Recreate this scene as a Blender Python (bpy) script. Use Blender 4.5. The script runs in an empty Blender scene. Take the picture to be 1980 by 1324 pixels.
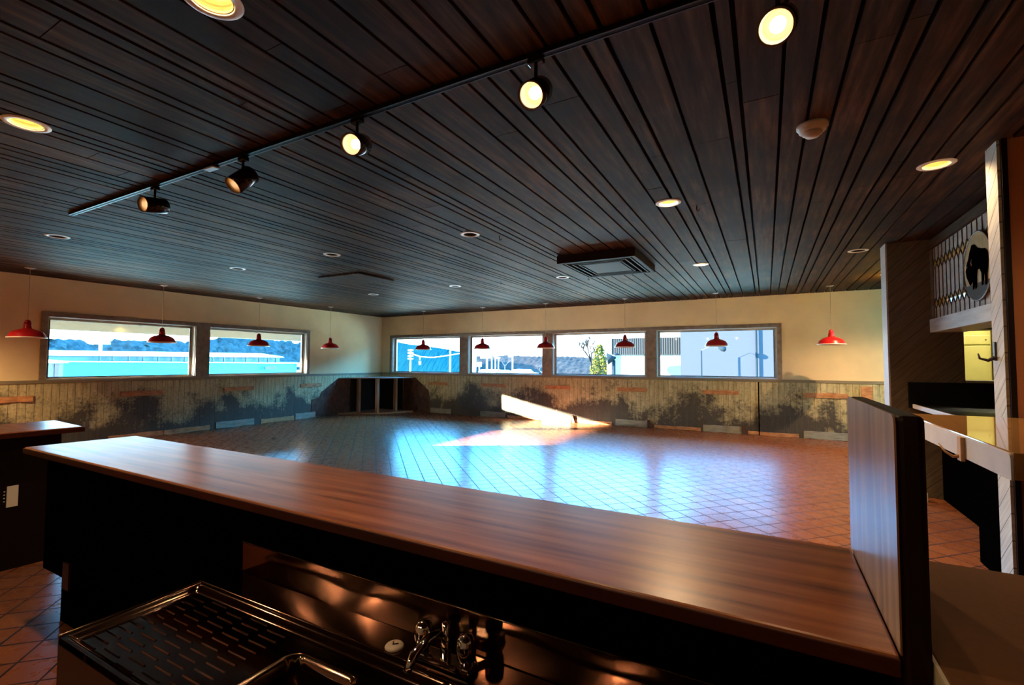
import bpy, math, random
from mathutils import Vector, Matrix
C = bpy.context.scene.collection
SC = bpy.context.scene
random.seed(7)
PI = math.pi
H = 2.75            # ceiling height
XW = -10.138        # left wall face
YB = 10.502         # back wall face
EYE = 1.4075

# ------------------------------------------------------------------ camera
F_PX, YAW, PITCH, ROLL = 907.3, .4965, .0428, .0039
fw = Vector((-math.sin(YAW)*math.cos(PITCH), math.cos(YAW)*math.cos(PITCH), math.sin(PITCH)))
rt = fw.cross(Vector((0, 0, 1))).normalized(); up = rt.cross(fw)
R_, U_ = math.cos(ROLL)*rt+math.sin(ROLL)*up, -math.sin(ROLL)*rt+math.cos(ROLL)*up
cam = bpy.data.cameras.new('camera'); co = bpy.data.objects.new('camera', cam); C.objects.link(co)
cam.sensor_width = 36; cam.lens = F_PX/1980*36; cam.clip_end = 600; cam.clip_start = .02
M = Matrix((R_, U_, -fw)).transposed().to_4x4(); M.translation = Vector((0, 0, EYE)); co.matrix_world = M
SC.camera = co

# ------------------------------------------------------------------ light and exposure
SC.view_settings.view_transform = 'Standard'; SC.view_settings.look = 'None'
SC.view_settings.gamma = 1; SC.view_settings.use_curve_mapping = False
SC.view_settings.exposure = 4.5
SC.cycles.max_bounces = 10; SC.cycles.diffuse_bounces = 5; SC.cycles.glossy_bounces = 5; SC.cycles.transparent_max_bounces = 16
SC.cycles.sample_clamp_indirect = 6; SC.cycles.use_denoising = True
SKY_LOW, SKY_MID, SKY_HIGH, SKY_STR = (.11, .155, .175), (.07, .46, .90), (.07, .36, .80), 3.0
w = bpy.data.worlds.new('sky'); SC.world = w; w.use_nodes = True
nt = w.node_tree; nt.nodes.clear()
out = nt.nodes.new('ShaderNodeOutputWorld'); bg = nt.nodes.new('ShaderNodeBackground')
tc = nt.nodes.new('ShaderNodeTexCoord'); sx = nt.nodes.new('ShaderNodeSeparateXYZ'); cr = nt.nodes.new('ShaderNodeValToRGB')
nt.links.new(tc.outputs['Generated'], sx.inputs[0]); nt.links.new(sx.outputs[2], cr.inputs[0])
cr.color_ramp.elements[0].position = 0; cr.color_ramp.elements[0].color = (*SKY_LOW, 1)
cr.color_ramp.elements[1].position = .45; cr.color_ramp.elements[1].color = (*SKY_HIGH, 1)
e_ = cr.color_ramp.elements.new(.07); e_.color = (*SKY_LOW, 1); e_ = cr.color_ramp.elements.new(.20); e_.color = (*SKY_MID, 1)
nt.links.new(cr.outputs[0], bg.inputs[0]); bg.inputs[1].default_value = SKY_STR
nt.links.new(bg.outputs[0], out.inputs[0])
# low winter sun through the left windows
S = Vector((1, .62, -.216)).normalized()
sl = bpy.data.lights.new('sun', 'SUN'); sl.energy = 7; sl.color = (1, .86, .68); sl.angle = .012
so = bpy.data.objects.new('sun', sl); C.objects.link(so); so.rotation_euler = S.to_track_quat('-Z', 'Y').to_euler()
CAN_W, SPOT_W = 6.5, .45       # watts of the ceiling downlights and the track heads

# ------------------------------------------------------------------ helpers
def at(px, py, **k):
    """point seen at a pixel of the 1980 x 1324 frame on a plane x= / y= / z="""
    d = (px-990)/F_PX*R_-(py-662)/F_PX*U_+fw
    (ax, v), = k.items(); i = 'xyz'.index(ax); o = Vector((0, 0, EYE))
    return o+d*((v-o[i])/d[i])

class MB:
    def __init__(s): s.v = []; s.f = []; s.t = []; s.sm = []
    def add(s, vs, fs, tone=None, smooth=False):
        n = len(s.v); s.v += [tuple(x) for x in vs]; s.f += [tuple(i+n for i in q) for q in fs]
        s.t += [tone if tone is not None else .5]*len(vs); s.sm += [smooth]*len(fs); return s
    def box(s, a, b, tone=None):
        x0, y0, z0 = (min(a[i], b[i]) for i in range(3)); x1, y1, z1 = (max(a[i], b[i]) for i in range(3))
        v = [(x0, y0, z0), (x1, y0, z0), (x1, y1, z0), (x0, y1, z0), (x0, y0, z1), (x1, y0, z1), (x1, y1, z1), (x0, y1, z1)]
        return s.add(v, [(3, 2, 1, 0), (4, 5, 6, 7), (0, 1, 5, 4), (1, 2, 6, 5), (2, 3, 7, 6), (3, 0, 4, 7)], tone)
    def prism(s, poly, z0, z1, ax='z', tone=None):
        """poly in the plane normal to ax (z: x,y / x: y,z / y: x,z)"""
        def P(a, b, c): return {'z': (a, b, c), 'x': (c, a, b), 'y': (a, c, b)}[ax]
        n = len(poly); v = [P(a, b, z0) for a, b in poly]+[P(a, b, z1) for a, b in poly]
        f = [tuple(range(n))[::-1], tuple(range(n, 2*n))]+[(i, (i+1) % n, n+(i+1) % n, n+i) for i in range(n)]
        return s.add(v, f, tone)
    def lathe(s, prof, c=(0, 0, 0), axis=(0, 0, 1), seg=28, tone=None, smooth=True):
        a = Vector(axis).normalized(); q = Vector((0, 0, 1)).rotation_difference(a); c = Vector(c)
        v = []; f = []
        for r, z in prof:
            for k in range(seg):
                t = 2*PI*k/seg; v.append(c+q @ Vector((r*math.cos(t), r*math.sin(t), z)))
        for i in range(len(prof)-1):
            for k in range(seg):
                k2 = (k+1) % seg; f.append((i*seg+k, i*seg+k2, (i+1)*seg+k2, (i+1)*seg+k))
        return s.add(v, f, tone, smooth)
    def tube(s, pts, r, seg=8, r2=None, smooth=True):
        pts = [Vector(p) for p in pts]; n = len(pts); v = []; f = []
        for i, p in enumerate(pts):
            d = (pts[min(i+1, n-1)]-pts[max(i-1, 0)]).normalized()
            u = d.cross(Vector((0, 0, 1))); u = u.normalized() if u.length > 1e-3 else Vector((1, 0, 0)); w_ = d.cross(u)
            rr = r if r2 is None else r+(r2-r)*i/(n-1)
            for k in range(seg):
                t = 2*PI*k/seg; v.append(p+u*rr*math.cos(t)+w_*rr*math.sin(t))
        for i in range(n-1):
            for k in range(seg):
                k2 = (k+1) % seg; f.append((i*seg+k, i*seg+k2, (i+1)*seg+k2, (i+1)*seg+k))
        f.append(tuple(range(seg))[::-1]); f.append(tuple(range((n-1)*seg, n*seg)))
        return s.add(v, f, None, smooth)
    def build(s, name, mat, parent=None, bevel=0, world=True, seg=2):
        off = Vector((0, 0, 0))
        if parent is not None and world:
            p = parent
            while p is not None: off += p.location; p = p.parent
        me = bpy.data.meshes.new(name)
        me.from_pydata([tuple(Vector(v)-off) for v in s.v], [], s.f)
        me.materials.append(mat)
        at_ = me.attributes.new('tone', 'FLOAT', 'POINT'); at_.data.foreach_set('value', s.t)
        me.polygons.foreach_set('use_smooth', s.sm); me.update()
        import bmesh
        bm = bmesh.new(); bm.from_mesh(me); bmesh.ops.recalc_face_normals(bm, faces=bm.faces); bm.to_mesh(me); bm.free()
        o = bpy.data.objects.new(name, me); C.objects.link(o)
        if parent is not None: o.parent = parent
        if bevel:
            m = o.modifiers.new('bevel', 'BEVEL'); m.width = bevel; m.segments = seg; m.limit_method = 'ANGLE'; m.angle_limit = .6
        return o
def box(a, b, tone=None): return MB().box(a, b, tone)
def tag(o, label, cat, group=None, kind=None):
    o['label'] = label; o['category'] = cat
    if group: o['group'] = group
    if kind: o['kind'] = kind
    return o
def thing(name, loc, label, cat, group=None, kind=None):
    o = bpy.data.objects.new(name, None); C.objects.link(o); o.location = loc; o.empty_display_size = .1
    return tag(o, label, cat, group, kind)
def struct(o): o['kind'] = 'structure'; return o
def sroot(name, loc):
    o = bpy.data.objects.new(name, None); C.objects.link(o); o.location = loc; o['kind'] = 'structure'; return o
def copy_tree(o, parent=None):
    c = o.copy(); C.objects.link(c); c.parent = parent
    for ch in list(o.children): copy_tree(ch, c)
    return c

# ------------------------------------------------------------------ materials
class NT:
    def __init__(s, name):
        s.m = bpy.data.materials.new(name); s.m.use_nodes = True; s.t = s.m.node_tree
        s.b = s.t.nodes['Principled BSDF']; s.tc = s.n('ShaderNodeTexCoord')
    def n(s, typ, **k):
        x = s.t.nodes.new(typ)
        for a, b in k.items(): setattr(x, a, b)
        return x
    def l(s, a, b): s.t.links.new(a, b)
    def coord(s, scale=(1, 1, 1), rot=(0, 0, 0), loc=(0, 0, 0), src='Object'):
        g = s.n('ShaderNodeNewGeometry'); mp = s.n('ShaderNodeMapping')
        s.l(g.outputs['Position'] if src == 'World' else s.tc.outputs['Object'], mp.inputs[0])
        mp.inputs['Scale'].default_value = scale; mp.inputs['Rotation'].default_value = rot; mp.inputs['Location'].default_value = loc
        return mp.outputs[0]
    def noise(s, vec, scale=5, detail=4, rough=.55):
        x = s.n('ShaderNodeTexNoise'); s.l(vec, x.inputs['Vector']); x.inputs['Scale'].default_value = scale
        x.inputs['Detail'].default_value = detail; x.inputs['Roughness'].default_value = rough; return x.outputs['Fac']
    def ramp(s, fac, stops):
        x = s.n('ShaderNodeValToRGB'); s.l(fac, x.inputs[0]); e = x.color_ramp.elements
        while len(e) < len(stops): e.new(.5)
        for q, (p, c) in zip(e, stops): q.position = p; q.color = (*c, 1) if len(c) == 3 else c
        return x.outputs[0]
    def mix(s, fac, a, b, mode='MIX'):
        x = s.n('ShaderNodeMix', data_type='RGBA', blend_type=mode)
        if isinstance(fac, (int, float)): x.inputs[0].default_value = fac
        else: s.l(fac, x.inputs[0])
        for i, c in ((6, a), (7, b)):
            if isinstance(c, tuple): x.inputs[i].default_value = (*c, 1)
            else: s.l(c, x.inputs[i])
        return x.outputs[2]
    def math(s, op, a, b=0.0, c=None):
        x = s.n('ShaderNodeMath', operation=op)
        for i, q in enumerate((a, b) if c is None else (a, b, c)):
            if isinstance(q, (int, float)): x.inputs[i].default_value = q
            else: s.l(q, x.inputs[i])
        return x.outputs[0]
    def bump(s, h, strength=.3, dist=.01):
        x = s.n('ShaderNodeBump'); s.l(h, x.inputs['Height']); x.inputs['Strength'].default_value = strength
        x.inputs['Distance'].default_value = dist; s.l(x.outputs[0], s.b.inputs['Normal'])
    def set(s, col=None, rough=None, metal=None, spec=None, coat=None):
        for k, v in (('Base Color', col), ('Roughness', rough), ('Metallic', metal), ('Specular IOR Level', spec), ('Coat Weight', coat)):
            if v is None: continue
            if isinstance(v, (int, float)): s.b.inputs[k].default_value = v
            elif isinstance(v, tuple): s.b.inputs[k].default_value = (*v, 1)
            else: s.l(v, s.b.inputs[k])
        return s.m
def simple(name, col, rough=.5, metal=0, var=.12, scale=12, spec=.5, stretch=(1, 1, 1), coat=None):
    n = NT(name); nz = n.noise(n.coord(stretch), scale)
    lo = tuple(c*(1-var) for c in col); hi = tuple(min(1, c*(1+var)) for c in col)
    return n.set(n.ramp(nz, [(.3, lo), (.7, hi)]), rough, metal, spec, coat)

def mat_ceiling():
    n = NT('dark stained ceiling boards'); g = n.coord((1, 1, 1), src='World')
    a = n.n('ShaderNodeAttribute', attribute_name='tone')
    st = n.noise(n.coord((9, .7, 1), src='World'), 3, 6, .6); bl = n.noise(n.coord((1.2, 1, 1), src='World'), 1.3, 4)
    base = n.ramp(st, [(.3, (.011, .005, .0025)), (.52, (.082, .042, .019)), (.75, (.20, .110, .052))])
    c = n.mix(n.math('MULTIPLY', a.outputs['Fac'], .55), base, (.022, .011, .007))
    c = n.mix(n.ramp(bl, [(.42, (0, 0, 0)), (.66, (.72, .72, .72))]), c, (.012, .008, .008))
    rg = n.math('MULTIPLY_ADD', st, .25, .5)
    n.bump(st, .15, .004)
    return n.set(c, rg, 0, .10)
def mat_floor():
    n = NT('quarry tile floor'); s = .182
    v = n.coord((1, 1, 1), (0, 0, -PI/4), (0, 0, 0), src='World')
    # after rotation by -45 deg x' = (x+y)/sqrt2, y' = (y-x)/sqrt2 ; shift so a joint falls where the photo has one
    mp = n.n('ShaderNodeMapping'); n.l(v, mp.inputs[0]); mp.inputs['Location'].default_value = (-3.348+20*s, -2.997+20*s+80*s, 0)
    b = n.n('ShaderNodeTexBrick'); n.l(mp.outputs[0], b.inputs['Vector'])
    b.offset = 0; b.squash = 1
    b.inputs['Scale'].default_value = 1; b.inputs['Brick Width'].default_value = s; b.inputs['Row Height'].default_value = s
    b.inputs['Mortar Size'].default_value = .0055; b.inputs['Mortar Smooth'].default_value = .1; b.inputs['Bias'].default_value = 0
    b.inputs['Color1'].default_value = (.25, .075, .026, 1); b.inputs['Color2'].default_value = (.31, .10, .036, 1)
    b.inputs['Mortar'].default_value = (.012, .008, .008, 1)
    d = n.noise(n.coord((1, 1, 1), src='World'), .8, 5); d2 = n.noise(n.coord((1, 1, 1), src='World'), 14, 4)
    c = n.mix(n.ramp(d, [(.4, (0, 0, 0)), (.75, (.5, .5, .5))]), b.outputs['Color'], (.15, .045, .02))
    c = n.mix(n.ramp(d2, [(.45, (0, 0, 0)), (.8, (.35, .35, .35))]), c, (.20, .09, .05))
    rg = n.math('MULTIPLY_ADD', d2, .12, .22)
    rg = n.math('ADD', rg, n.math('MULTIPLY', b.outputs['Fac'], .5))
    n.bump(n.math('SUBTRACT', n.math('MULTIPLY', d2, .06), b.outputs['Fac']), .12, .003)
    return n.set(c, rg, 0, .11)
def mat_wall(name, col):
    n = NT(name); a = n.noise(n.coord(src='World'), 90, 3); b = n.noise(n.coord(src='World'), 1.1, 4)
    c = n.ramp(b, [(.35, tuple(q*.9 for q in col)), (.65, tuple(min(1, q*1.06) for q in col))])
    n.bump(a, .25, .003); return n.set(c, .75, 0, .3)
def mat_wains(axis):
    """weathered beadboard: dark water stains rising from the floor between the old table fixings"""
    n = NT('weathered beadboard '+axis); sp = n.n('ShaderNodeSeparateXYZ'); n.l(n.coord(src='World'), sp.inputs[0])
    u = sp.outputs[0 if axis == 'back' else 1]; z = sp.outputs[2]
    n1 = n.noise(n.coord((1, 1, 1), src='World'), 2.2, 7, .62); n2 = n.noise(n.coord((9, 9, 1.2), src='World'), 2.0, 6, .6)
    n3 = n.noise(n.coord((1, 1, 1), src='World'), 26, 4, .6)
    base = n.ramp(n2, [(.25, (.32, .26, .12)), (.5, (.58, .50, .26)), (.75, (.74, .66, .38))])
    ph = n.math('MULTIPLY', n.math('SINE', n.math('MULTIPLY', u, 2*PI/1.83)), .10)
    low = n.math('SUBTRACT', .62, z)
    st = n.math('ADD', n.math('MULTIPLY', low, .52), n.math('ADD', n.math('MULTIPLY', n1, 1.1), n.math('MULTIPLY', n2, .35)))
    st = n.math('ADD', n.math('ADD', st, ph), n.math('MULTIPLY', n3, .30))
    m = n.ramp(st, [(.80, (0, 0, 0)), (.90, (.42, .42, .42)), (1.0, (.90, .90, .90))])
    m2 = n.ramp(n3, [(.5, (0, 0, 0)), (.72, (.55, .55, .55))])
    c = n.mix(m2, base, (.17, .15, .10)); c = n.mix(m, c, (.030, .026, .028))
    gv = n.math('FRACT', n.math('DIVIDE', u, .098)); gr = n.ramp(gv, [(0, (1, 1, 1)), (.05, (0, 0, 0)), (.95, (0, 0, 0)), (1, (1, 1, 1))])
    c = n.mix(gr, c, (.05, .045, .035))
    n.bump(n.math('SUBTRACT', n.math('MULTIPLY', n2, .4), gr), .5, .005)
    return n.set(c, .6, 0, .4)
def mat_wood(name, cols, stretch=(.6, 9, 9), rough=.3, spec=.5, scale=3, coat=0, var=.12):
    n = NT(name); v = n.coord(stretch, src='World'); a = n.noise(v, scale, 8, .62); b = n.noise(n.coord(tuple(q*4 for q in stretch), src='World'), scale, 4)
    c = n.ramp(a, [(.30, cols[0]), (.5, cols[1]), (.72, cols[2])]); c = n.mix(n.ramp(b, [(.5, (0, 0, 0)), (.7, (.4, .4, .4))]), c, cols[0])
    n.bump(a, .12, .002); m = n.set(c, n.math('MULTIPLY_ADD', b, var, rough), 0, spec, coat)
    n.b.inputs['Coat Roughness'].default_value = .24; return m
def mat_diag(name, cols, rot, rough=.5):
    """boards laid at 45 degrees"""
    n = NT(name); v = n.coord((1, 1, 1), rot, src='World')
    sp = n.n('ShaderNodeSeparateXYZ'); n.l(v, sp.inputs[0])
    fr = n.math('FRACT', n.math('DIVIDE', sp.outputs[2], .11)); gr = n.ramp(fr, [(0, (1, 1, 1)), (.04, (0, 0, 0)), (.96, (0, 0, 0)), (1, (1, 1, 1))])
    mp = n.n('ShaderNodeMapping'); n.l(v, mp.inputs[0]); mp.inputs['Scale'].default_value = (2, 2, 30)
    a = n.noise(mp.outputs[0], 2, 5); c = n.ramp(a, [(.3, cols[0]), (.7, cols[1])]); c = n.mix(gr, c, tuple(q*.25 for q in cols[0]))
    n.bump(n.math('SUBTRACT', n.math('MULTIPLY', a, .3), gr), .5, .004); return n.set(c, rough, 0, .4)
def mat_glass(name='window glass', tint=(1, 1, 1)):
    m = bpy.data.materials.new(name); m.use_nodes = True; t = m.node_tree; t.nodes.clear()
    o = t.nodes.new('ShaderNodeOutputMaterial'); mx = t.nodes.new('ShaderNodeMixShader'); tr = t.nodes.new('ShaderNodeBsdfTransparent')
    gl = t.nodes.new('ShaderNodeBsdfGlossy'); fr = t.nodes.new('ShaderNodeFresnel'); fr.inputs[0].default_value = 1.3
    tr.inputs[0].default_value = (*tint, 1); gl.inputs['Roughness'].default_value = .02
    t.links.new(fr.outputs[0], mx.inputs[0]); t.links.new(tr.outputs[0], mx.inputs[1]); t.links.new(gl.outputs[0], mx.inputs[2]); t.links.new(mx.outputs[0], o.inputs[0])
    return m
def emit(name, col, st):
    m = bpy.data.materials.new(name); m.use_nodes = True; b = m.node_tree.nodes['Principled BSDF']
    b.inputs['Base Color'].default_value = (*col, 1); b.inputs['Emission Color'].default_value = (*col, 1); b.inputs['Emission Strength'].default_value = st; return m

m_ceil = mat_ceiling(); m_floor = mat_floor()
m_wall = mat_wall('cream painted plaster', (.92, .72, .40))
m_wb, m_wl = mat_wains('back'), mat_wains('left')
m_trim = mat_wood('grey brown window trim', ((.17, .13, .095), (.27, .215, .155), (.36, .29, .21)), (3, 3, 3), .5)
m_rail = mat_wood('grey olive chair rail', ((.20, .16, .10), (.28, .23, .14), (.34, .29, .18)), (.8, .8, 6), .5)
m_frame = simple('pale window frame', (.50, .47, .38), .4, 0, .08)
m_gasket = simple('black glazing gasket', (.02, .02, .02), .5)
m_glass = mat_glass()
m_bar = mat_wood('butcher block bar top', ((.10, .020, .005), (.34, .095, .026), (.54, .20, .06)), (.55, 9, 9), .26, .30, 3, .50)
m_baredge = mat_wood('dark red bar edge', ((.025, .004, .002), (.055, .008, .004), (.09, .014, .006)), (.6, 8, 8), .45, .25)
m_div = mat_wood('divider panel veneer', ((.10, .034, .012), (.33, .15, .055), (.52, .28, .13)), (9, 9, .7), .26, .28, 3, .10)
m_divedge = simple('dark divider edge', (.012, .002, .002), .4, spec=.2)
m_black = simple('black bar front', (.0012, .001, .001), .8, spec=0)
m_blackgloss = simple('black laminate', (.003, .003, .004), .4, spec=.25)
m_darkred = simple('dark brown bar side', (.008, .003, .0025), .5, spec=.2)
m_lam = simple('brown laminate counter', (.20, .085, .035), .6, 0, .06, 60, .08)
m_lamgloss = simple('polished brown laminate', (.34, .17, .06), .05, 0, .06, 60, .6)
m_pale = simple('pale fascia paint', (.60, .55, .52), .45, 0, .08, 8)
m_hookwood = simple('blond hook wood', (.55, .30, .13), .45)
m_iron = simple('dark iron', (.05, .04, .045), .4, .6)
m_pillar = mat_diag('pale diagonal board pillar', ((.42, .42, .38), (.66, .64, .58)), (PI/4, 0, 0))
m_panel = mat_diag('brown diagonal board panel', ((.105, .075, .045), (.19, .14, .085)), (0, PI/4, 0))
m_ochre = mat_wall('copper painted wall', (.42, .17, .075))
m_endgrain = simple('panel end trim', (.50, .46, .42), .5, 0, .1, 30)
m_red = simple('red enamel', (.45, .012, .014), .28, 0, .1)
m_whiteen = simple('white enamel', (.82, .72, .62), .35, 0, .03)
m_cord = simple('beige cord', (.55, .42, .25), .6)
m_canopy = simple('dull metal canopy', (.42, .40, .40), .4, .3)
m_steel = None
def mat_steel():
    n = NT('brushed stainless steel'); a = n.noise(n.coord((2, 60, 60), src='World'), 4, 4); b = n.noise(n.coord(src='World'), 9, 4)
    n.bump(b, .05, .004); return n.set(n.ramp(b, [(.3, (.17, .10, .075)), (.7, (.27, .17, .13))]), n.math('MULTIPLY_ADD', a, .07, .08), 1.0)
m_steel = mat_steel()
m_chrome = simple('chrome', (.75, .72, .70), .06, 1)
m_track = simple('black track metal', (.003, .003, .003), .5, 0, spec=.1)
m_trackface = simple('bright track slot', (.05, .05, .05), .3, .7)
m_spot = simple('black spotlight body', (.008, .007, .007), .12)
m_baffle = simple('cream ribbed baffle', (.42, .27, .11), .35, 0, .02)
m_shadedbaffle = simple('shaded baffle', (.01, .01, .01), .4)  # same baffle with the shade of an unlit recess in its colour
m_ring = simple('white trim ring', (.95, .90, .82), .4, 0, .04)
m_bulb = emit('glowing bulb', (1, .62, .26), 2); m_bulb2 = emit('glowing spot bulb', (1, .70, .36), 26)
m_bulb3 = emit('glowing spot bulb front', (1, .72, .40), 1.2)
m_refl = simple('bronze reflector', (.12, .06, .018), .4, 0, .02)
m_bulboff = simple('dark bulb', (.03, .03, .03), .2)
m_plastic = simple('beige plastic', (.62, .50, .42), .45)
m_vent = simple('dark vent metal', (.018, .009, .006), .6, 0, spec=.12)
m_rawwood = mat_wood('bare wood strip', ((.30, .12, .045), (.58, .26, .10), (.75, .38, .16)), (3, 3, 8), .6)
m_post = mat_wood('bare stud wood', ((.28, .14, .07), (.45, .25, .13), (.58, .36, .20)), (8, 8, 1), .55)
m_kick = mat_wood('grey kick board', ((.20, .19, .14), (.34, .32, .24), (.42, .41, .32)), (2, 2, 8), .6)
m_brownwall = mat_wood('bare brown wall patch', ((.035, .012, .007), (.095, .035, .018), (.17, .075, .04)), (3, 3, 2), .7)
m_void = simple('black void board', (.006, .004, .005), .8)
m_yellow = simple('yellow kitchen paint', (.55, .48, .12), .4, 0, .04); m_yellow2 = simple('cream kitchen enamel', (.70, .64, .24), .3, 0, .03)

# ------------------------------------------------------------------ openings (outer, left wall y ranges / back wall x ranges)
WZ0, WZ1 = 1.10, 2.135
LW = [(3.05, 5.29), (5.545, 7.90)]
BW = [(-9.71, -7.285), (-7.03, -4.82), (-4.57, -2.315), (-2.11, .195)]
WT = .20   # wall thickness

# ------------------------------------------------------------------ room shell
struct(box((XW-.4, -4.2, -.2), (5.2, YB+.3, 0)).build('floor', m_floor))
def wall_with_holes(name, axis, c0, c1, lo, hi, holes, mat, z1=3.0):
    mb = MB(); us = [lo]+[q for h in holes for q in h]+[hi]
    def B(u0, u1, z0, z1_):
        if axis == 'x': mb.box((c0, u0, z0), (c1, u1, z1_))
        else: mb.box((u0, c0, z0), (u1, c1, z1_))
    for i in range(0, len(us), 2): B(us[i], us[i+1], 0, z1)
    for h in holes: B(h[0], h[1], 0, WZ0); B(h[0], h[1], WZ1, z1)
    return struct(mb.build(name, mat))
wall_with_holes('wall_left', 'x', XW-WT, XW, -4.2, YB+WT, LW, m_wall)
wall_with_holes('wall_back', 'y', YB, YB+WT, XW, 5.0, BW, m_wall)
struct(box((XW, -4.2, 0), (2.7, -4.0, 3)).build('wall_front', m_wall))
struct(box((2.6, -4.0, 0), (2.75, 3.81, 3)).build('wall_right', m_ochre))
# plank ceiling with real gaps, cut out round the downlights
CANS_ON = [(-1.79, .952), (-3.67, .978), (-.70, 4.035), (-.76, 6.78), (1.03, 4.09)]
CANS_ADDED = [(1.98, 2.75), (-8.7, .9), (-8.7, -.9), (1.63, 8.8)]  # unseen downlights added to brighten the orange, left and back walls
CANS_OFF = [(-6.71, 2.07), (-6.70, 4.03), (-4.76, 4.045), (-6.84, 6.84), (-2.711, 4.072), (-4.80, 6.75), (-2.793, 6.82), (.981, 6.805)]
CANS = CANS_ON+CANS_OFF+CANS_ADDED
edges = [-1.59, -1.4, -1.24, -1.13, -1.01, -.8, -.66, -.56, -.38, -.16, -.09, .09, .22, .34, .5]
while edges[0] > XW: edges.insert(0, edges[0]-random.choice((.09, .12, .18, .20, .22, .15)))
while edges[-1] < 2.6: edges.append(edges[-1]+random.choice((.09, .12, .18, .20, .15)))
edges[0] = XW; pl = MB()
for a, b in zip(edges, edges[1:]):
    if b-a < .03: continue
    g = .007 if (b-a) > .11 else .009
    a += g*1.25; b -= g*1.25
    ys = [-4.0]
    while ys[-1] < YB: ys.append(ys[-1]+random.uniform(2.2, 4.8))
    ys[-1] = YB
    for y0, y1 in zip(ys, ys[1:]):
        tone = random.random(); y0 += .002; y1 -= .002
        rects = [(a, b, y0, y1)]
        for cx, cy in CANS:
            h = .070; nr = []
            for (p, q, r, s_) in rects:
                if q <= cx-h or p >= cx+h or s_ <= cy-h or r >= cy+h: nr.append((p, q, r, s_)); continue
                if r < cy-h: nr.append((p, q, r, cy-h))
                if s_ > cy+h: nr.append((p, q, cy+h, s_))
                r2, s2 = max(r, cy-h), min(s_, cy+h)
                if p < cx-h: nr.append((p, cx-h, r2, s2))
                if q > cx+h: nr.append((cx+h, q, r2, s2))
            rects = nr
        for p, q, r, s_ in rects: pl.box((p, r, H), (q, s_, H+.018), tone)
struct(pl.build('ceiling', m_ceil))
struct(box((XW, -4.0, 2.95), (5.0, YB, 3.0)).build('ceiling', m_void))
# wainscot, rail and window casings
wl = MB(); wl.box((XW, -4, 0), (XW+.022, YB-.022, 1.06)); struct(wl.build('trim_1', m_wl))
wb = MB(); wb.box((XW, YB-.022, 0), (2.2, YB, 1.06)); struct(wb.build('trim_2', m_wb))
r = MB(); r.box((XW, -4, 1.045), (XW+.032, YB-.03, 1.10)); struct(r.build('trim_3', m_rail, bevel=.004))
r = MB(); r.box((XW+.03, YB-.032, 1.045), (2.2, YB, 1.10)); struct(r.build('trim_4', m_rail, bevel=.004))
def casing(name, axis, lo, hi, mulls):
    mb = MB()
    def B(u0, u1, z0, z1, d=.026):
        if axis == 'x': mb.box((XW, u0, z0), (XW+d, u1, z1))
        else: mb.box((u0, YB-d, z0), (u1, YB, z1))
    B(lo-.075, hi+.075, WZ1-.015, WZ1+.06); B(lo-.075, lo+.008, 1.10, WZ1-.015); B(hi-.008, hi+.075, 1.10, WZ1-.015)
    for a, b in mulls: B(a-.008, b+.008, 1.10, WZ1-.015)
    return struct(mb.build(name, m_trim, bevel=.003))
casing('trim_5', 'x', LW[0][0], LW[1][1], [(LW[0][1], LW[1][0])])
casing('trim_6', 'y', BW[0][0], BW[3][1], [(BW[i][1], BW[i+1][0]) for i in range(3)])
# windows: jamb liner, sash frame, pane
wn = 0
def window(axis, lo, hi):
    global wn; wn += 1
    mid = (lo+hi)/2
    root = sroot('window_%d' % wn, (XW-.1, mid, WZ0) if axis == 'x' else (mid, YB+.1, WZ0))
    def BB(mb, u0, u1, d0, d1, z0, z1):   # d measured outwards from the wall face
        if axis == 'x': mb.box((XW-d0, u0, z0), (XW-d1, u1, z1))
        else: mb.box((u0, YB+d0, z0), (u1, YB+d1, z1))
    j = MB(); t = .02
    BB(j, lo, lo+t, .0, WT, WZ0, WZ1); BB(j, hi-t, hi, .0, WT, WZ0, WZ1); BB(j, lo, hi, 0, WT, WZ0, WZ0+t); BB(j, lo, hi, 0, WT, WZ1-t, WZ1)
    j.build('jamb', m_frame, root)
    f = MB(); a, b, z0, z1 = lo+t, hi-t, WZ0+t, WZ1-t; s_ = .035
    BB(f, a, a+s_, .10, .14, z0, z1); BB(f, b-s_, b, .10, .14, z0, z1); BB(f, a, b, .10, .14, z0, z0+s_*.5); BB(f, a, b, .10, .14, z1-s_, z1)
    f.build('sash', m_frame, root, bevel=.003)
    g = MB(); k = s_
    for u0, u1, q0, q1 in ((a+k, a+k+.012, z0+k*.5, z1-k), (b-k-.012, b-k, z0+k*.5, z1-k), (a+k, b-k, z0+k*.5, z0+k*.5+.010), (a+k, b-k, z1-k-.006, z1-k)): BB(g, u0, u1, .096, .108, q0, q1)
    g.build('gasket', m_gasket, root)
    p = MB(); BB(p, a+k, b-k, .118, .122, z0+k*.5, z1-k); p.build('pane', m_glass, root)
    # portal so the daylight through this opening is sampled well
    L = bpy.data.lights.new('daylight_portal', 'AREA'); L.shape = 'RECTANGLE'; L.size = hi-lo; L.size_y = WZ1-WZ0; L.cycles.is_portal = True
    lo_ = bpy.data.objects.new('daylight_portal', L); C.objects.link(lo_)
    if axis == 'x': lo_.location = (XW-.22, mid, (WZ0+WZ1)/2); d = Vector((1, 0, 0))
    else: lo_.location = (mid, YB+.22, (WZ0+WZ1)/2); d = Vector((0, -1, 0))
    lo_.rotation_euler = d.to_track_quat('-Z', 'Z').to_euler()
for a, b in LW: window('x', a, b)
for a, b in BW: window('y', a, b)

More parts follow.
